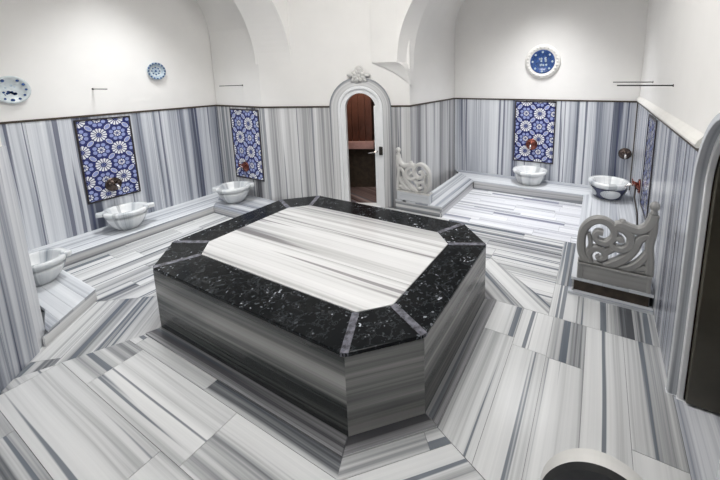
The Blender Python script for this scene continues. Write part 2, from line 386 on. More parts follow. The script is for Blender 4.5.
# ---------------------------------------------------------------- arches and vaults (plaster)
def ellipse_y(x, ry, rz, z0, n=28, a0=0., a1=PI):
    return [(x, ry * math.cos(a0 + (a1 - a0) * i / n), z0 + rz * math.sin(a0 + (a1 - a0) * i / n)) for i in range(n + 1)]
m = MB()
outer = ellipse_y(-2.2, 1.775, 1.70, 2.45, 56); inner = ellipse_y(-2.75, 1.525, 1.62, 2.45, 56)
m.grid([inner, outer], 'plaster', smooth=False)                                            # soffit of the left arch
up = [(-2.2, p[1], ZC) for p in outer]; m.grid([outer, up], 'plaster', smooth=False)   # spandrel facing the hall
m.poly([(-2.2, 1.785, 2.45), (-2.2, 1.85, 2.45), (-2.2, 1.85, ZC), (-2.2, 1.785, ZC)], 'plaster')
m.poly([(-2.2, -1.785, 2.45), (-2.2, -1.9, 2.45), (-2.2, -1.9, ZC), (-2.2, -1.785, ZC)], 'plaster')
m.grid([[(p[0], p[1], ZC) for p in inner], inner], 'plaster', smooth=False)
struct(m.build('trim_2'))
m = MB()
rows = []
for i in range(9):
    t = i / 8; x = -3.945 + (1.195) * t
    rows.append(ellipse_y(x, 1.545, 1.25, 3.0, 28))
m.grid(rows, 'plaster'); struct(m.build('ceiling_left_vault'))
m = MB()
cx, rx, rz, zs = 1.17, 1.72, 1.60, 2.45
arc = [(cx - rx * math.cos(PI / 2 * i / 40), yO, zs + rz * math.sin(PI / 2 * i / 40)) for i in range(41)]
arci = [(cx - 1.607 * math.cos(PI / 2 * i / 40), 2.75, zs + 1.66 * math.sin(PI / 2 * i / 40)) for i in range(41)]
arc.append((xR, yO, zs + rz)); arci.append((xR, 2.75, zs + 1.66))
m.grid([arc, arci], 'plaster', smooth=False)
m.grid([[(p[0], p[1], ZC) for p in arc], arc], 'plaster', smooth=False)
m.poly([(-.55, yO, zs), (-.55, yO, ZC), (-.99, 2.335, ZC), (-.99, 2.335, zs)], 'plaster')
struct(m.build('trim_3'))
m = MB()                                   # corbel below the foot of that arch
a, b, c = Vector((-.99, 2.325, 2.45)), Vector((-.55, 2.394, 2.45)), Vector((-.425, 2.61, 2.08)); n_ = 8
e1 = [a.lerp(c, i / n_) + Vector((0, 0, .05 * math.sin(PI * i / n_))) for i in range(n_ + 1)]
e2 = [b.lerp(c, i / n_) + Vector((.03 * math.sin(PI * i / n_), 0, .07 * math.sin(PI * i / n_))) for i in range(n_ + 1)]
m.grid([e1, e2], 'plaster', smooth=False)
m.grid([e2, [Vector((-.437, 2.75, max(p.z, 2.08))) for p in e2]], 'plaster', smooth=False)
struct(m.build('trim_4'))
m = MB(); rows = []
for q in range(13):
    t = q / 12; y = 2.75 + (yB + .01 - 2.75) * t; k = t * t * (3 - 2 * t)
    sp = zs + (3.15 - zs) * k; rr_ = 1.607 + .012 * k; rise = 1.66 + (1.2 - 1.66) * k
    r_ = [(cx - rr_ * math.cos(PI / 2 * i / 40), y, sp + rise * math.sin(PI / 2 * i / 40)) for i in range(41)]
    r_.append((xR + .02, y, sp + rise)); rows.append(r_)
m.grid(rows, 'plaster'); struct(m.build('ceiling_alcove_vault'))
# hall ceiling with an octagonal skylight well
m = MB(); ox, oy, ro = .4, -.2, 1.15
oc = [(ox + ro * math.cos(PI / 8 + PI / 4 * i), oy + ro * math.sin(PI / 8 + PI / 4 * i)) for i in range(8)]
corners = [(3.1, -3.4), (3.1, 4.8), (-4.1, 4.8), (-4.1, -3.4)]
ring = []
for x, y in oc:
    dx, dy = x - ox, y - oy; k = min((3.1 - ox) / dx if dx > 0 else (-4.1 - ox) / dx, (4.8 - oy) / dy if dy > 0 else (-3.4 - oy) / dy)
    ring.append((ox + dx * k, oy + dy * k))
for i in range(8):
    j = (i + 1) % 8; q = [oc[i], ring[i]]
    if abs(ring[i][0] - ring[j][0]) > 1e-3 and abs(ring[i][1] - ring[j][1]) > 1e-3:
        q.append(max(corners, key=lambda c_: (c_[0] - ox) * (oc[i][0] + oc[j][0] - 2 * ox) + (c_[1] - oy) * (oc[i][1] + oc[j][1] - 2 * oy)))
    q += [ring[j], oc[j]]
    m.poly([(x, y, ZC) for x, y in q], 'plaster'); m.poly([(x, y, ZC + .15) for x, y in q], 'plaster')
    m.poly([(*oc[i], ZC), (*oc[j], ZC), (*oc[j], ZC + .5), (*oc[i], ZC + .5)], 'plaster')
m.poly([(x, y, ZC + .5) for x, y in oc], 'plaster')
struct(m.build('ceiling'))

# ---------------------------------------------------------------- the door in the diagonal wall
d1 = struct(empty('door_1', dw(SD, 0, 0)))
def part(mb, name, par, **k):             # world-space mesh hung under an unrotated empty
    o = mb.build(name, None, **k); o.parent = par; o.matrix_parent_inverse = Matrix.Translation(par.location).inverted(); return o
m = MB(); arch_band(m, dw, SD, 1.71, .37, .515, -.10, .03, 'wallgrey', off=3.3, tone=.8); part(m, 'surround', d1, bevel=.006)
m = MB(); arch_band(m, dw, SD, 1.71, .325, .372, -.08, .048, 'white'); arch_band(m, dw, SD, 1.71, .25, .33, -.09, .02, 'white')
m.hexa([dw(SD + .225, -.09, 0), dw(SD + .27, -.09, 0), dw(SD + .27, .025, 0), dw(SD + .225, .025, 0), dw(SD + .225, -.09, 1.75), dw(SD + .27, -.09, 1.75), dw(SD + .27, .025, 1.75), dw(SD + .225, .025, 1.75)], 'white')
part(m, 'frame', d1, bevel=.006)
m = MB(); m.hexa([dw(SD - .3, -.14, 0), dw(SD + .3, -.14, 0), dw(SD + .3, .05, 0), dw(SD - .3, .05, 0), dw(SD - .3, -.14, .02), dw(SD + .3, -.14, .02), dw(SD + .3, .05, .02), dw(SD - .3, .05, .02)], 'white')
part(m, 'sill', d1, bevel=.004)
m = MB(); m.hexa([dw(SD + .30, .02, .93), dw(SD + .36, .02, .93), dw(SD + .36, .075, .93), dw(SD + .30, .075, .93), dw(SD + .30, .02, 1.07), dw(SD + .36, .02, 1.07), dw(SD + .36, .075, 1.07), dw(SD + .30, .075, 1.07)], 'iron')
part(m, 'lock', d1, bevel=.006)
m = MB(); m.tube([dw(SD + .27, .01, .99), dw(SD + .27, .06, .99), dw(SD + .24, .07, .985), dw(SD + .12, .07, .965)], .011, 'chrome'); part(m, 'handle', d1)
m = MB()                                   # plaster rosette over the arch: leaves, petals and a round heart
zc = 2.245
def leaf(ang, r0, r1, wd, lift):
    ca, sa = math.cos(ang), math.sin(ang); rows = []
    for i in range(7):
        t = i / 6; r = r0 + (r1 - r0) * t; wv = wd * math.sin(PI * (.12 + .86 * t)) ; h = lift * (.4 + math.sin(PI * t) * .8)
        rows.append([dw(SD + ca * r - sa * wv * k, .02 + h * (1 - k * k), zc + sa * r + ca * wv * k) for k in (-1, -.5, 0, .5, 1)])
    m.grid(rows, 'carve')
for i in range(8): leaf(PI / 8 + i * PI / 4, .02, .12 if i % 2 else .105, .04, .05)
leaf(PI * .98, .05, .19, .03, .04); leaf(PI * .02, .05, .19, .03, .04); leaf(PI / 2, .05, .155, .045, .05)
leaf(PI * 1.2, .05, .16, .03, .035); leaf(-PI * .2, .05, .16, .03, .035)
rows = []
for i in range(6):
    t = PI / 2 * i / 5; r = .035 * math.cos(t)
    rows.append([dw(SD + r * math.cos(2 * PI * j / 14), .05 + .035 * math.sin(t), zc + r * math.sin(2 * PI * j / 14)) for j in range(14)])
m.grid(rows, 'carve', closed=True)
o = part(m, 'rosette', d1); sd = o.modifiers.new('thick', 'SOLIDIFY'); sd.thickness = .012; sd.offset = -1

# room beyond the door
def dbox(mm, s0, s1, n0, n1, z0, z1, mat, **k):
    mm.hexa([dw(s0, n0, z0), dw(s1, n0, z0), dw(s1, n1, z0), dw(s0, n1, z0), dw(s0, n0, z1), dw(s1, n0, z1), dw(s1, n1, z1), dw(s0, n1, z1)], mat, **k)
m = MB()
dbox(m, .75, 2.15, -1.75, -.16, -.12, -.002, 'brownfloor', sdir=(.9, -.3, 0), tone=.6)
struct(m.build('floor_anteroom'))
m = MB()
dbox(m, .75, 2.15, -1.9, -1.75, -.12, 2.5, 'brown'); dbox(m, .70, .85, -1.75, -.16, -.12, 2.5, 'brown')
dbox(m, 2.25, 2.4, -1.75, -.16, -.12, 2.5, 'olive'); dbox(m, .7, 2.4, -1.9, -.16, 2.45, 2.55, 'brown')
struct(m.build('wall_anteroom'))
m = MB()
for i in range(5): dbox(m, 1.05 + i * .13, 1.05 + (i + 1) * .13 - .006, -1.0, -.96, .98, 2.15, 'brown')
cab = tag(empty('wooden_cupboard', dw(1.35, -1.2, 0)), 'red-brown wooden cupboard seen through the arched white doorway', 'cupboard')
part(m, 'panelled_front', cab)
m = MB(); dbox(m, 1.05, 1.70, -1.70, -1.005, .98, 2.15, 'brown'); dbox(m, 1.05, 1.70, -1.70, -1.1, 0, .83, 'dark'); part(m, 'body', cab)
m = MB(); dbox(m, 1.03, 1.73, -1.72, -.90, .83, .98, 'pinkwood'); part(m, 'counter', cab, bevel=.01)

# ---------------------------------------------------------------- doorway in the right wall
d2 = struct(empty('door_2', (xR, CD, 0)))
def rw(s_, n_, z_): return Vector((xR - n_, CD - s_, z_))
m = MB(); arch_band(m, rw, 0, ZS, RR, .54, -.035, .02, 'bench', off=8.1, tone=.1); part(m, 'surround', d2, bevel=.005)
m = MB(); arch_band(m, rw, 0, ZS, .475, .53, -.07, -.035, 'white'); part(m, 'frame', d2, bevel=.006)
m = MB(); m.box((xR + .077, CD + .44, .015), (xR + .36, CD + .49, 2.0), 'olive'); m.box((xR + .37, CD + .44, .015), (xR + .62, CD + .48, 2.0), 'olive')
part(m, 'leaf', d2, bevel=.006)
m = MB(); m.tube([(xR + .55, CD + .44, 1.0), (xR + .55, CD + .39, 1.0), (xR + .47, CD + .385, 1.0)], .01, 'iron'); part(m, 'handle', d2)
m = MB()
m.box((xR + .075, CD - .7, -.12), (xR + 1.5, CD + .7, -.008), 'grout'); planks(m, (0, 0, 0), (0, 1, 0), (1, 0, 0), (0, 0, 1), [(CD - .7, xR + .015), (CD - .7, xR + 1.5), (CD + .49, xR + 1.5), (CD + .49, xR + .015)], (.3, .4), None, 'wall', tone=(.3, .7)); struct(m.build('floor_passage'))
m = MB()
m.box((xR + .077, CD + .55, -.1), (xR + 1.5, CD + .65, 2.3), 'brown'); m.box((xR + .077, CD - .65, -.1), (xR + 1.5, CD - .55, 2.3), 'brown')
m.box((xR + 1.4, CD - .55, -.1), (xR + 1.5, CD + .55, 2.3), 'brown'); m.box((xR + .077, CD - .65, 2.2), (xR + 1.5, CD + .65, 2.3), 'brown')
struct(m.build('wall_passage'))

# ---------------------------------------------------------------- the heated slab
SX, SY, CH = 1.413, 1.033, .357
def octo(X, Y, c): return [(-X + c, -Y), (X - c, -Y), (X, -Y + c), (X, Y - c), (X - c, Y), (-X + c, Y), (-X, Y - c), (-X, -Y + c)]
sl = tag(empty('heated_slab'), 'big octagonal marble belly slab with black speckled rim in the middle of the room', 'slab')
m = MB(); body = octo(SX + .01, SY + .01, CH)
for i in range(8):
    a, b = body[i], body[(i + 1) % 8]; off = [11.35, 4.1, 23.7, 7.7, 1, 2, 3, 4][i]; tn = [.60, .62, .30, .5, .5, .5, .5, .5][i]  # front and corner sides toned darker as shade, right side lighter
    m.poly([(*a, 0), (*b, 0), (*b, .572), (*a, .572)], 'slabside', sdir=(b[0] - a[0], b[1] - a[1], 0), off=off, tone=tn)
m.poly([(x, y, .572) for x, y in body], 'slabside')
m.build('body', sl)
out = octo(SX + .012, SY + .012, CH + .003); inn = octo(SX - .321, SY - .321, .191)
m = MB()
for i in range(8):
    j = (i + 1) % 8; a, b, c, d = Vector(out[i]), Vector(out[j]), Vector(inn[j]), Vector(inn[i]); g = .004
    e = (b - a).normalized() * g; q = [a + e, b - e, c - e, d + e]
    m.prism([(p.x, p.y) for p in q], .572, .60, 'granite')
m.build('black_rim', sl, bevel=.006)
m = MB()                                   # pale veined strips at the mitres of the rim
for i in range(8):
    a, d = Vector(out[i]), Vector(inn[i]); t = (a - d).normalized(); n = Vector((-t.y, t.x)); wv = .026
    a = a - t * .006; q = [d - n * wv, a - n * wv, a + n * wv, d + n * wv]
    if area([(p.x, p.y) for p in q]) < 0: q = q[::-1]
    m.prism([(p.x, p.y) for p in q], .575, .6012, 'joint')
m.build('rim_joint', sl)
m = MB(); tp = inset(inn, .002)
m.prism(inn, .565, .594, 'grout')
planks(m, (0, 0, .601), (1, 0, 0), (0, 1, 0), (0, 0, 1), tp, (.44, .50), None, 'slabtop', t=.008, gap=.0012, tone=(.35, .6))
m.build('white_top', sl, weld=False)
m = MB(); r1 = octo(SX + .12, SY + .12, CH + .07); r0 = octo(SX + .0, SY + .0, CH)
for i in range(8):
    j = (i + 1) % 8; a, b, c, d = Vector(r1[i]), Vector(r1[j]), Vector(r0[j]), Vector(r0[i]); e = (b - a).normalized() * .002
    m.prism([(p.x, p.y) for p in (a + e, b - e, c - e, d + e)], -.004, .012, 'wallgrey', sdir=((b - a).x, (b - a).y, 0), off=5.5 + i, tone=.85)
m.build('plinth', sl, bevel=.003)

# ---------------------------------------------------------------- benches
def bench(name, label, tops, faces, h, loc, cat='bench', mat='bench', lip=.012):
    b = tag(empty(name, loc), label, cat, 'marble ledges along the walls')
    m = MB()
    for pl, ang, wd in tops:
        pi_ = inset(pl, .03); m.prism(pi_, 0, h - .03, 'grout')
        A = (math.cos(ang), math.sin(ang)); B = (-A[1], A[0])
        planks(m, (0, 0, h), (*A, 0), (*B, 0), (0, 0, 1), [(x * A[0] + y * A[1], x * B[0] + y * B[1]) for x, y in pl], wd, None, mat, t=.03, gap=.0008, tone=(.3, .6))
    part(m, 'seat', b, weld=False)
    m = MB()
    for a, c in faces:
        a = Vector(a); c = Vector(c); t = (c - a).normalized(); n = Vector((t.y, -t.x)) * -lip
        k_ = Vector((t.y, -t.x)) * -(lip + .015); q = [a + n, c + n, c + k_, a + k_]
        q = [(p.x, p.y) for p in q]
        m.prism(q if area(q) > 0 else q[::-1], .001, h - .03, 'wallgrey', sdir=(t.x, t.y, 0), off=random.uniform(0, 30), tone=.35)
    part(m, 'riser', b, weld=False)
    return b
bench('marble_bench', 'low grey marble ledge around three sides of the left alcove',
      [([(xL + .004, -1.12), (xLb, -1.12), (xLb, yFb), (xL + .004, yF - .004)], PI / 2, (.2, .24)),
       ([(xLb, yFb), (-1.95, yFb), (-1.95, 1.45), (-2.72, yF - .004), (xL + .004, yF - .004)], 0, (.2, .24)),
       ([(xL + .004, yN + .004), (-1.80, yN + .01), (-1.70, -1.62), (-2.11, -1.12), (xL + .004, -1.12)], 0, (.12, .15))],
      [((xLb, -1.12), (xLb, yFb)), ((xLb, yFb), (-1.95, yFb)), ((-1.95, yFb), (-1.95, 1.45)), ((-1.70, -1.62), (-2.11, -1.12)), ((-2.11, -1.12), (xLb, -1.12))],
      hb, (xL + .3, 0, 0), lip=.003)
bench('marble_bench', 'low pale marble ledge around three sides of the back alcove',
      [([(-.64, yO), (xNb, yO), (xNb, yBb), (xN + .004, yB - .004), (xN + .004, 2.62)], PI / 2, (.2, .26)),
       ([(xNb, yBb), (xRb, yBb), (xR - .004, yB - .004), (xN + .004, yB - .004)], 0, (.19, .24)),
       ([(xRb, 1.21), (xR - .004, 1.21), (xR - .004, yB - .004), (xRb, yBb)], PI / 2, (.18, .26))],
      [((-.64, yO), (xNb, yO)), ((xNb, yO), (xNb, yBb)), ((xNb, yBb), (xRb, yBb)), ((xRb, yBb), (xRb, 1.21))],
      hb2, (1.2, 4.3, 0))
m = MB(); m.box((xRb + .03, 1.235, .03), (xR - .04, 1.25, hb2 - .035), 'dark'); m.box((xRb - .02, 1.17, 0), (xR - .004, 1.27, .028), 'bench', sdir=(1, 0, 0))  # the dark sheet paints the shadow in the recessed end face
m.build('end_plinth', [o for o in bpy.data.objects if o.name == 'marble_bench.001'][0]).matrix_parent_inverse = Matrix.Translation((1.2, 4.3, 0)).inverted()
bench('marble_bench', 'low marble ledge under the carved balustrade with shade-blackened face',
      [([(xRb, -3.15), (xR - .004, -3.15), (xR - .004, -1.27), (xRb, -1.27)], PI / 2, (.18, .26))], [((xRb, -1.27), (xRb, -3.15)), ((xR - .01, -1.27), (xRb, -1.27))], hb2, (2.5, -2, 0))

# ---------------------------------------------------------------- carved balustrades
def catmull(pts, n=7):
    out = []; p = [pts[0]] + list(pts) + [pts[-1]]
    for i in range(1, len(p) - 2):
        for k in range(n):
            t = k / n; a, b, c, d = p[i - 1], p[i], p[i + 1], p[i + 2]
            out.append(tuple(.5 * (2 * b[q] + (c[q] - a[q]) * t + (2 * a[q] - 5 * b[q] + 4 * c[q] - d[q]) * t * t + (3 * b[q] - a[q] - 3 * c[q] + d[q]) * t ** 3) for q in (0, 1)))
    out.append(tuple(pts[-1])); return out
def scroll(m, pts, w0, w1, th, sx, mat='carve', face=None):
    """flat carved band: rounded section swept along a plane curve in (x, z)"""
    path = catmull(pts); n = len(path); rows = []
    for i, (x, z) in enumerate(path):
        a = path[max(i - 1, 0)]; b = path[min(i + 1, n - 1)]; tx, tz = b[0] - a[0], b[1] - a[1]; L = math.hypot(tx, tz) or 1
        nx, nz = -tz / L, tx / L; t = i / (n - 1); w = (w0 + (w1 - w0) * t) / 2
        sec = [(-w, -th * .32), (-w * .6, -th * .5), (w * .6, -th * .5), (w, -th * .32), (w, th * .32), (w * .6, th * .5), (-w * .6, th * .5), (-w, th * .32)]
        rows.append([((x + nx * k) * sx, y, z + nz * k) for k, y in sec])
    i0 = len(m.f)
    m.grid(rows, mat, uvs=lambda i, j: (i * .03, j * .03 + pts[0][0]), closed=True, smooth=False)
    if face:  # flat faces take the painted shade, edges stay light
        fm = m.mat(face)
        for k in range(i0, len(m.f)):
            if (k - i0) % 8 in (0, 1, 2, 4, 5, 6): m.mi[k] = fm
    m.poly(rows[0], mat); m.poly(rows[-1][::-1], mat)
def balustrade(label, loc, sx, base_h=.17, W=.62, mat='carve', face=None, th=.085, bud=(.355, .455), fat=1.42, bm='bench'):
    """sx = 1: tall end on the +x side; -1: mirrored"""
    b = tag(empty('carved_balustrade', loc), label, 'balustrade', 'carved balustrades on the ledge ends')
    m = MB(); x0, x1 = (0, W * sx) if sx > 0 else (W * sx, 0)
    m.box((x0, -.055, 0), (x1, .055, base_h), bm, sdir=(1, 0, 0), off=4, tone=.55)
    m.box((x0 - .006, -.062, base_h - .025), (x1 + .006, .062, base_h), mat); m.box((x0 - .003, -.060, 0), (x0 + .05, .060, base_h - .02), bm); m.box((x1 - .03, -.060, 0), (x1 + .003, .060, base_h - .02), bm)
    m.build('base_block', b, bevel=.004)
    m = MB(); Z = base_h - .01
    cnt = [0]
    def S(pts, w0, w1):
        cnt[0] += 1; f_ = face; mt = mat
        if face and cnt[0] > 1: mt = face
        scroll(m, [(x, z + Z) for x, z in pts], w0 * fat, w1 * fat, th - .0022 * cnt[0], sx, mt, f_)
    S([(.09, .0), (.03, .10), (.015, .22), (.03, .35), (.09, .44), (.17, .475), (.25, .45), (.295, .38), (.285, .30), (.23, .25), (.165, .255), (.135, .30), (.155, .345), (.20, .345)], .060, .040)
    S([(.26, .40), (.31, .425), (.38, .41), (.43, .35), (.43, .27), (.38, .215), (.31, .215), (.275, .26), (.295, .31), (.345, .315), (.365, .285)], .060, .036)
    S([(.30, .44), (.36, .455), (.43, .435), (.49, .43), (.55, .47), (.585, .54), (.597, .60)], .055, .060)
    S([(.595, .60), (.60, .45), (.585, .30), (.60, .15), (.605, .0)], .05, .05)
    S([(.24, .0), (.33, .06), (.41, .14), (.47, .24), (.50, .33), (.545, .38), (.575, .36), (.565, .32)], .070, .035)
    S([(.37, .0), (.46, .05), (.53, .13), (.575, .22)], .060, .040)
    S([(.11, .0), (.085, .08), (.11, .15), (.165, .175), (.22, .15), (.23, .095), (.19, .07), (.165, .095)], .055, .032)
    S([(.05, .02), (.09, .12), (.10, .22), (.075, .32)], .035, .025)
    S([(.23, .15), (.29, .20), (.33, .24)], .05, .05)
    S([(.0, .012), (.31, .012), (.62, .012)], .03, .03)
    S([(.47, .02), (.545, .06), (.595, .06)], .04, .04)
    m.build('scroll_panel', b, weld=False)
    m = MB()
    pr = [(.0, .0), (.028, .0), (.034, .02), (.022, .035), (.04, .06), (.044, .085), (.034, .11), (.014, .125), (.0, .128)]
    rows = [[(.595 * sx + r * math.cos(2 * PI * j / 16), r * math.sin(2 * PI * j / 16), Z + .60 + z) for j in range(16)] for r, z in pr]
    m.grid(rows, mat, closed=True)
    m.build('finial', b)
    rows = None
    m = MB()                              # small bud on the top edge
    rows = [[(bud[0] * sx + r * math.cos(2 * PI * j / 12), r * math.sin(2 * PI * j / 12), Z + bud[1] + z) for j in range(12)] for r, z in [(0, 0), (.03, .005), (.036, .03), (.024, .055), (0, .062)]]
    m.grid(rows, mat, closed=True); m.build('bud', b)
    return b
balustrade('carved grey marble scroll balustrade, colour darkened as shade, on the end of the right-hand ledge', (2.225, 1.27, hb2 + .001), 1, mat='carveshaded', bm='carveshaded')
balustrade('carved pale marble scroll balustrade beside the arched white door', (-.005, yO + .066, hb2 + .001), -1, W=.60, fat=1.12)
balustrade('carved balustrade with shade-blackened face cut off by the bottom edge of the photo', (2.235, -1.37, hb2 + .001), 1, base_h=.335, face='carveshadow', th=.075, bud=(.40, .47))

# ---------------------------------------------------------------- wash basins
def basin(label, loc, rz=0., R=.27, h=.30, kind='lug', lug=.075, tone=.25):
    b = tag(empty('wash_basin', loc, rz), label, 'basin', 'marble wash basins on the ledges')
    prof = [(0, 0), (.46, 0), (.50, .02), (.64, .14), (.82, .36), (.93, .58), (.95, .68), (.88, .71), (.88, .77), (1.02, .79), (1.06, .90), (1.03, 1.0), (.84, 1.0), (.80, .96), (.74, .80), (.60, .55), (.36, .38), (0, .34)]
    if kind != 'lug': prof = [(0, 0), (.62, 0), (.70, .06), (.80, .3), (.87, .55), (.89, .68), (.86, .72), (1.0, .77), (1.06, .90), (1.02, 1.0), (.82, 1.0), (.78, .95), (.72, .78), (.58, .52), (.34, .40), (0, .38)]
    N = 64; rows = []
    for r, z in prof:
        row = []
        for j in range(N):
            a = 2 * PI * j / N; k = 1.
            if kind == 'lug': k = (abs(math.cos(a)) ** 2.15 + abs(math.sin(a)) ** 2.15) ** (-1 / 2.15) * .98
            if kind == 'round' and .1 < r < .89 and z < .72 : k = 1 + .03 * math.cos(16 * a)
            row.append((R * r * k * math.cos(a), R * r * k * math.sin(a), h * z))
        rows.append(row)
    m = MB(); o3 = random.uniform(0, 20)
    m.grid(rows, 'basin', uvs=lambda i, j: (i * .03 + o3, j * 2 * PI * R / N + o3), closed=True, tone=tone)
    m.build('bowl', b)
    if kind == 'lug':
        for a in (0, PI):
            m = MB(); c, s_ = math.cos(a), math.sin(a); pts = []
            for z in (.80, 1.0):
                for r, w_ in ((.88, -.15), (.88, .15), (1.0 + lug / R, .11), (1.0 + lug / R, -.11)):
                    pts.append((R * (r * c - w_ * 1.4 * s_), R * (r * s_ + w_ * 1.4 * c), h * (z + (.004 if z == 1 else 0))))
            m.hexa([pts[3], pts[2], pts[1], pts[0], pts[7], pts[6], pts[5], pts[4]], 'basin', off=a, tone=.2)
            m.build('lug', b, bevel=.012)
    if kind == 'medal':
        pass
    return b
basin('grey marble basin with square lugs under the left wall tile panel', (-3.60, -.19, hb), 1.2, .255, .29)
basin('grey marble basin in the far left corner under the narrow tile panel', (-3.17, 1.20, hb), .9, .265, .29, lug=.06)
basin('round white-rimmed marble basin under the back wall tile panel', (1.22, 4.30, hb2), 0, .30, .27, 'round', tone=.0)
bR = basin('white-rimmed dark-bodied basin in the back right corner beside copper tap', (2.53, 4.02, hb2), .15, .29, .30, 'tub', tone=-.2)
basin('white marble basin on the ledge at the left edge, half hidden by the wall', (-2.80, -1.325, hb), 1.2, .225, .27, lug=.035)
# dark band with pale oval medallion round the corner basin
for ch in bR.children:
    if ch.name.startswith('bowl'):
        ch.data.materials.append(M['bluebasin'])
        sgn = 1
        for p in ch.data.polygons:
            z = p.center.z / .30; r = math.hypot(p.center.x, p.center.y)
            if z < .73 and r > .29 * .68 and p.normal.z < .3 and (p.normal.x * p.center.x + p.normal.y * p.center.y) * sgn > 0: p.material_index = 1
m = MB()
for a in (-PI / 2, 0, PI / 2, PI):
    rows = []
    for i in range(7):
        t = i / 6; row = []
        for j in range(24):
            q = 2 * PI * j / 24; x = .155 * t * math.cos(q); z = .40 + .26 * t * math.sin(q)
            rb = .29 * (.70 + (z - .06) * .38) + .016 * (1 - t * t) + .004
            ang = a + x / rb; k = 1.
            row.append((rb * k * math.cos(ang), rb * k * math.sin(ang), z * .30))
        rows.append(row)
    m.grid(rows, 'basin', closed=True, tone=.0)
m.build('medallion', bR, weld=True)

# ---------------------------------------------------------------- tile panels
def tile_panel(label, O, B, N, w, h, a=None, bw=.022):
    """O lower corner, B along the wall, N out of the wall"""
    O, B, N = Vector(O), Vector(B), Vector(N); U = Vector((0, 0, 1))
    p = tag(empty('tile_panel', O + B * (w / 2)), label, 'tile panel', 'rosette tile panels on the walls')
    def pt(x, z, n): return O + B * x + U * z + N * n
    m = MB()
    def bx(x0, x1, z0, z1, n0, n1, mat):
        m.hexa([pt(x0, z0, n0), pt(x1, z0, n0), pt(x1, z0, n1), pt(x0, z0, n1), pt(x0, z1, n0), pt(x1, z1, n0), pt(x1, z1, n1), pt(x0, z1, n1)], mat)
    bx(0, bw, 0, h, .0015, .012, 'tileframe'); bx(w - bw, w, 0, h, .0015, .012, 'tileframe'); bx(bw, w - bw, 0, bw, .0015, .012, 'tileframe'); bx(bw, w - bw, h - bw, h, .0015, .012, 'tileframe')
    part(m, 'border', p, weld=False)
    m = MB(); bx(bw, w - bw, bw, h - bw, .0015, .005, 'navy')
    a = a or w / 3.0
    def put(poly, mat, n=.0062):
        q = cliprect(poly, bw, w - bw, bw, h - bw)
        if len(q) >= 3:
            if area(q) < 0: q = q[::-1]
            q3 = [pt(x, z, n) for x, z in q]
            if B.cross(U).dot(N) < 0: q3 = q3[::-1]
            m.poly(q3, mat)
    def disc(x, z, r, mat, n=.0062, k=12, ex=1., ang=0.):
        put([(x + r * ex * math.cos(2 * PI * i / k) * math.cos(ang) - r * math.sin(2 * PI * i / k) * math.sin(ang), z + r * ex * math.cos(2 * PI * i / k) * math.sin(ang) + r * math.sin(2 * PI * i / k) * math.cos(ang)) for i in range(k)], mat, n)
    def rosette(x, z, r, k):
        for i in range(k):
            t0 = 2 * PI * i / k; d_ = PI / k * .74
            c0, c1 = t0 - d_, t0 + d_
            put([(x + r * .36 * math.cos(t0 - d_ * .6), z + r * .36 * math.sin(t0 - d_ * .6)), (x + r * .96 * math.cos(c0), z + r * .96 * math.sin(c0)), (x + r * 1.03 * math.cos(t0), z + r * 1.03 * math.sin(t0)), (x + r * .96 * math.cos(c1), z + r * .96 * math.sin(c1)), (x + r * .36 * math.cos(t0 + d_ * .6), z + r * .36 * math.sin(t0 + d_ * .6))], 'glazewhite')
        for i in range(6): disc(x + r * .2 * math.cos(i * PI / 3), z + r * .2 * math.sin(i * PI / 3), r * .07, 'lilac', k=6)
    ni, nj = int(w / a) + 3, int(h / a) + 3; x0, z0 = w * .62, h * .80
    for i in range(-ni, ni):
        for j in range(-nj - 3, nj):
            x, z = x0 + i * a, z0 + j * a
            if not (-a < x < w + a and -a < z < h + a): continue
            if (i + j) % 2 == 0:
                rosette(x, z, a * .43, 14)
                for k in (45, 135):
                    t = math.radians(k); dx, dz = math.cos(t) * a * .7071, math.sin(t) * a * .7071
                    disc(x + dx, z + dz, a * .130, 'glazewhite', .0061, 12, 1.75, t); disc(x + dx, z + dz, a * .108, 'lilac', .0068, 12, 1.75, t)
            else:
                rosette(x, z, a * .20, 8)
                for k in range(8):
                    t = PI / 8 + k * PI / 4; disc(x + a * .36 * math.cos(t), z + a * .36 * math.sin(t), a * .118, 'lilac')
    part(m, 'tile_field', p, weld=False)
    return p
tile_panel('blue and white rosette tile panel on the left wall above the lugged basin', (xL, .16, .51), (0, -1, 0), (1, 0, 0), .65, 1.19)
tile_panel('narrow blue rosette tile panel in the far left corner', (-3.54, yF, .44), (1, 0, 0), (0, -1, 0), .76, 1.26, a=.25)
tile_panel('blue and white tile panel in the middle of the back wall', (.835, yB, .51), (1, 0, 0), (0, -1, 0), .76, 1.21, a=.25)
tile_panel('pale blue tile panel on the right wall seen nearly edge-on', (xR, 2.92, .50), (0, -1, 0), (-1, 0, 0), .74, 1.21, a=.2, bw=.03)

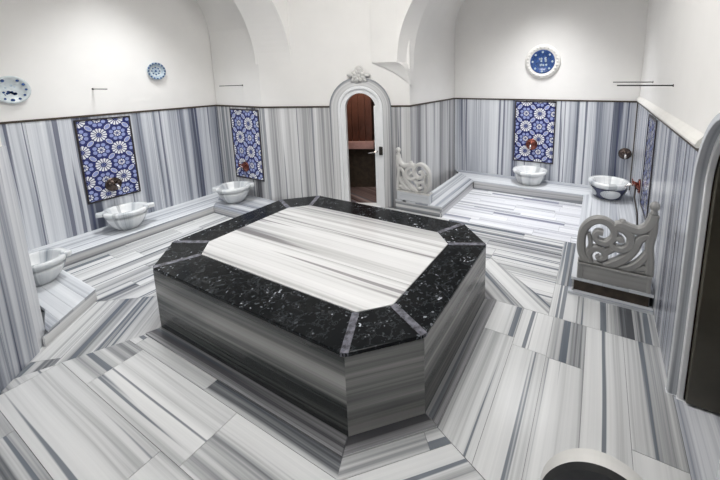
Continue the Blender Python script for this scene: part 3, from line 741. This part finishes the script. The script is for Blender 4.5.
# ---------------------------------------------------------------- wall taps
def tap(label, loc, rz, mat='bronze', R=.10, pipe=None):
    """local +x comes out of the wall"""
    t = tag(empty('wall_tap', loc, rz), label, 'tap', 'wall taps')
    m = MB(); N = 28
    pr = [(0, 0), (R, 0), (R * 1.02, .012), (R * .9, .024), (R * .72, .018), (R * .6, .03), (R * .35, .045), (0, .05)]
    m.grid([[(x, r * (1 + (.03 * math.cos(14 * 2 * PI * j / N) if r > R * .85 else 0)) * math.cos(2 * PI * j / N), r * math.sin(2 * PI * j / N)) for j in range(N)] for r, x in pr], mat, closed=True)
    m.build('backplate', t)
    m = MB(); m.tube([(.03, 0, 0), (.09, 0, .005), (.14, 0, 0), (.165, 0, -.02), (.17, 0, -.055)], [.022, .020, .018, .016, .017], 'chrome', 12); m.build('spout', t)
    for s_ in (-1, 1):
        m = MB(); m.tube([(.03, s_ * .035, .03), (.085, s_ * .05, .045)], .011, mat); c = Vector((.09, s_ * .052, .046))
        for k in range(2):
            d_ = Vector((0, math.cos(k * PI / 2 + .4), math.sin(k * PI / 2 + .4))) * .036; m.tube([c - d_, c - d_ * .5, c, c + d_ * .5, c + d_], [.010, .007, .008, .007, .010], mat)
        m.build('handle', t)
    if pipe:
        m = MB(); m.tube(pipe, .011, 'iron', 8); m.build('pipe', t)
    return t
tap('bronze tap on round backplate in the left wall tile panel', (xL + .006, -.17, .72), 0)
tap('copper tap in the narrow corner tile panel at far left', (-3.24, yF - .006, .66), -PI / 2, 'copper', .09)
tap('copper tap in the back wall tile panel', (1.18, yB - .006, .87), -PI / 2, 'copper', .11)
tap('copper tap on the right wall just right of the corner basin', (xR - .001, 3.20, .66), PI, 'copper', .10, [(.05, 0, -.02), (.06, .08, -.14), (.03, .30, -.30), (.03, .50, -.475)])
tap('shiny tap on the back wall near the right corner, above the basin', (2.76, yB - .001, .83), -PI / 2, 'bronze', .10)

# ---------------------------------------------------------------- plates on the walls
def plate(name, label, loc, rz, R, rim, mid, centre, dots, ring=None):
    p = tag(empty(name, loc, rz), label, 'plate', 'decorative plates on the plaster')
    m = MB(); N = 40
    pr = [(0, .012, centre), (.42, .012, centre), (.60, .016, mid), (.80, .03, rim), (.97, .045, rim), (1.0, .040, rim), (.9, .022, rim), (.5, 0, rim), (0, 0, rim)]
    for i in range(len(pr) - 1):
        r = [[(x, R * q * math.cos(2 * PI * j / N), R * q * math.sin(2 * PI * j / N)) for j in range(N)] for q, x, _ in pr[i:i + 2]]
        m.grid(r, pr[i + 1][2], closed=True)
    rnd = random.Random(5)
    def spot(y, z, r, mat, x):
        m.poly([(x, y + r * math.cos(q * PI / 5), z + r * math.sin(q * PI / 5)) for q in range(10)], mat)
    for y, z, r, mat in dots: spot(y * R, z * R, r * R, mat, .0135 if math.hypot(y, z) < .45 else .0135 + .036 * max(0, (math.hypot(y, z) - .5)) / .45)
    m.build('dish', p)
    if ring:
        m = MB(); r0, r1 = ring
        pr2 = [(r0, .0), (r0, .03), (r0 * 1.07, .045), (r1 * .93, .04), (r1, .022), (r1, 0)]
        m.grid([[(x, r * math.cos(2 * PI * j / 48), r * math.sin(2 * PI * j / 48)) for j in range(48)] for r, x in pr2], 'lip', closed=True)
        for k in range(26):
            a = 2 * PI * k / 26; rr = (r0 + r1) / 2; c = Vector((.042, rr * math.cos(a), rr * math.sin(a)))
            rows = [[c + Vector((.018 * math.sin(e), .019 * math.cos(e) * math.cos(2 * PI * j / 8), .019 * math.cos(e) * math.sin(2 * PI * j / 8))) for j in range(8)] for e in (0, .5, 1.0, 1.5)]
            m.grid(rows, 'lip', closed=True)
        m.build('plaster_ring', p)
    return p
rnd = random.Random(3)
dots = [(.75 * math.cos(k * .52), .75 * math.sin(k * .52), rnd.uniform(.07, .13), 'plateblue') for k in range(12) if k not in (3, 7)] + \
       [(-.10 + rnd.uniform(-.3, .3), -.28 + rnd.uniform(-.13, .13), rnd.uniform(.05, .11), 'plateblue') for _ in range(12)] + [(.2, .2, .06, 'plategrey'), (.05, .3, .08, 'plategrey'), (-.25, .15, .06, 'plategrey')]
plate('decorative_plate', 'large pale plate with blue flowers at the left edge, on the left wall', (xL - .012, -1.0, 2.13), 0, .165, 'platewhite', 'platewhite', 'platewhite', dots)
dots = [(.88 * math.cos(k * PI / 8), .88 * math.sin(k * PI / 8), .10, 'plateblue') for k in range(16)] + [(.42 * math.cos(k * PI / 4), .42 * math.sin(k * PI / 4), .09, 'plateblue') for k in range(8)] + [(0, 0, .12, 'plateblue')]
plate('decorative_plate', 'small blue-grey plate high on the left wall near the alcove corner', (xL - .012, .60, 2.36), 0, .135, 'plategrey', 'platewhite', 'plategrey', dots)
dots = [(.80 * math.cos(k * .785), .80 * math.sin(k * .785), .09, 'plategrey') for k in range(8)] + [(rnd.uniform(-.32, .32), rnd.uniform(-.32, .32), rnd.uniform(.05, .10), 'plategrey') for _ in range(12)]
plate('decorative_plate', 'deep blue plate in a round beaded plaster ring on the back wall', (1.31, yB + .012, 2.46), -PI / 2, .22, 'plateblue', 'plateblue', 'plateblue', dots, ring=(.215, .315))

# ---------------------------------------------------------------- iron rods standing out of the plaster
def rod(label, loc, d, L):
    m = MB(); d = Vector(d); p0 = Vector((0, 0, 0))
    t = tag(empty('iron_rod', loc), label, 'rod', 'iron rods in the plaster')
    m.tube([p0, d * L * .5, d * L], .006, 'iron', 8); m.build('bar', t)
    m = MB(); m.tube([p0, d * .006], .013, 'iron', 12); m.build('collar', t)
rod('short dark iron rod on the left wall between the two plates', (xL - .012, -.22, 2.11), (1, 0, 0), .42)
rod('dark iron rod on the plaster above the narrow corner tile panel', (-3.15, yF + .012, 2.11), (0, -1, 0), .42)
rod('dark iron rod on the right wall, the nearer of the pair', (xR + .012, 1.53, 2.11), (-1, 0, 0), .45)
rod('thin iron rod on the right wall, the farther of the pair', (xR + .012, 3.00, 2.11), (-1, 0, 0), .45)

# ---------------------------------------------------------------- light
def area_light(name, loc, size, power, rot=(0, 0, 0), col=(1, 1, 1), sy=None, spread=180):
    l = bpy.data.lights.new(name, 'AREA'); l.energy = power; l.color = col; l.size = size; l.spread = math.radians(spread)
    if sy: l.shape = 'RECTANGLE'; l.size_y = sy
    else: l.shape = 'DISK'
    o = bpy.data.objects.new(name, l); C.objects.link(o); o.location = loc; o.rotation_euler = rot; return o
area_light('skylight_daylight', (ox, oy, ZC + .4), 2.0, 110, col=(1, .995, .985))
area_light('alcove_skylight', (1.4, 3.55, 3.98), 1.0, 27, col=(.98, .985, 1), spread=95)
area_light('left_alcove_fill', (-3.05, 0, 4.15), .6, 20, col=(.97, .985, 1), spread=85)  # added fill light for the alcove; the vault has no opening here
ante_fill = area_light('anteroom_fill', dw(1.55, -.6, 2.40), .4, 7, col=(1, .85, .7))  # added fill light to brighten the room behind the door
wld = bpy.data.worlds.new('world'); bpy.context.scene.world = wld; wld.use_nodes = True
wld.node_tree.nodes['Background'].inputs[0].default_value = (.9, .95, 1, 1); wld.node_tree.nodes['Background'].inputs[1].default_value = .3

# ---------------------------------------------------------------- camera
yaw, pit, roll = (-0.492844, 0.168423, -0.013705)
cy_, sy_ = math.cos(yaw), math.sin(yaw)
fw = Vector((sy_ * math.cos(pit), cy_ * math.cos(pit), -math.sin(pit))); r = Vector((cy_, -sy_, 0)); u = r.cross(fw)
r2 = r * math.cos(roll) + u * math.sin(roll); u2 = -r * math.sin(roll) + u * math.cos(roll)
cam = bpy.data.cameras.new('camera'); co = bpy.data.objects.new('camera', cam); C.objects.link(co)
mw = Matrix((r2, u2, -fw)).transposed().to_4x4(); mw.translation = Vector((2.31122, -2.46805, 2.22707)); co.matrix_world = mw
cam.sensor_fit = 'HORIZONTAL'; cam.sensor_width = 36; cam.lens = 350.4342 / 720 * 36
cam.shift_x = (360 - 412.0267) / 720; cam.shift_y = (135.6852 - 240) / 720; cam.clip_start = .05
sc = bpy.context.scene; sc.camera = co
vs = sc.view_settings; vs.view_transform = 'Standard'; vs.look = 'None'; vs.exposure = 0.35; vs.gamma = 1; vs.use_curve_mapping = False
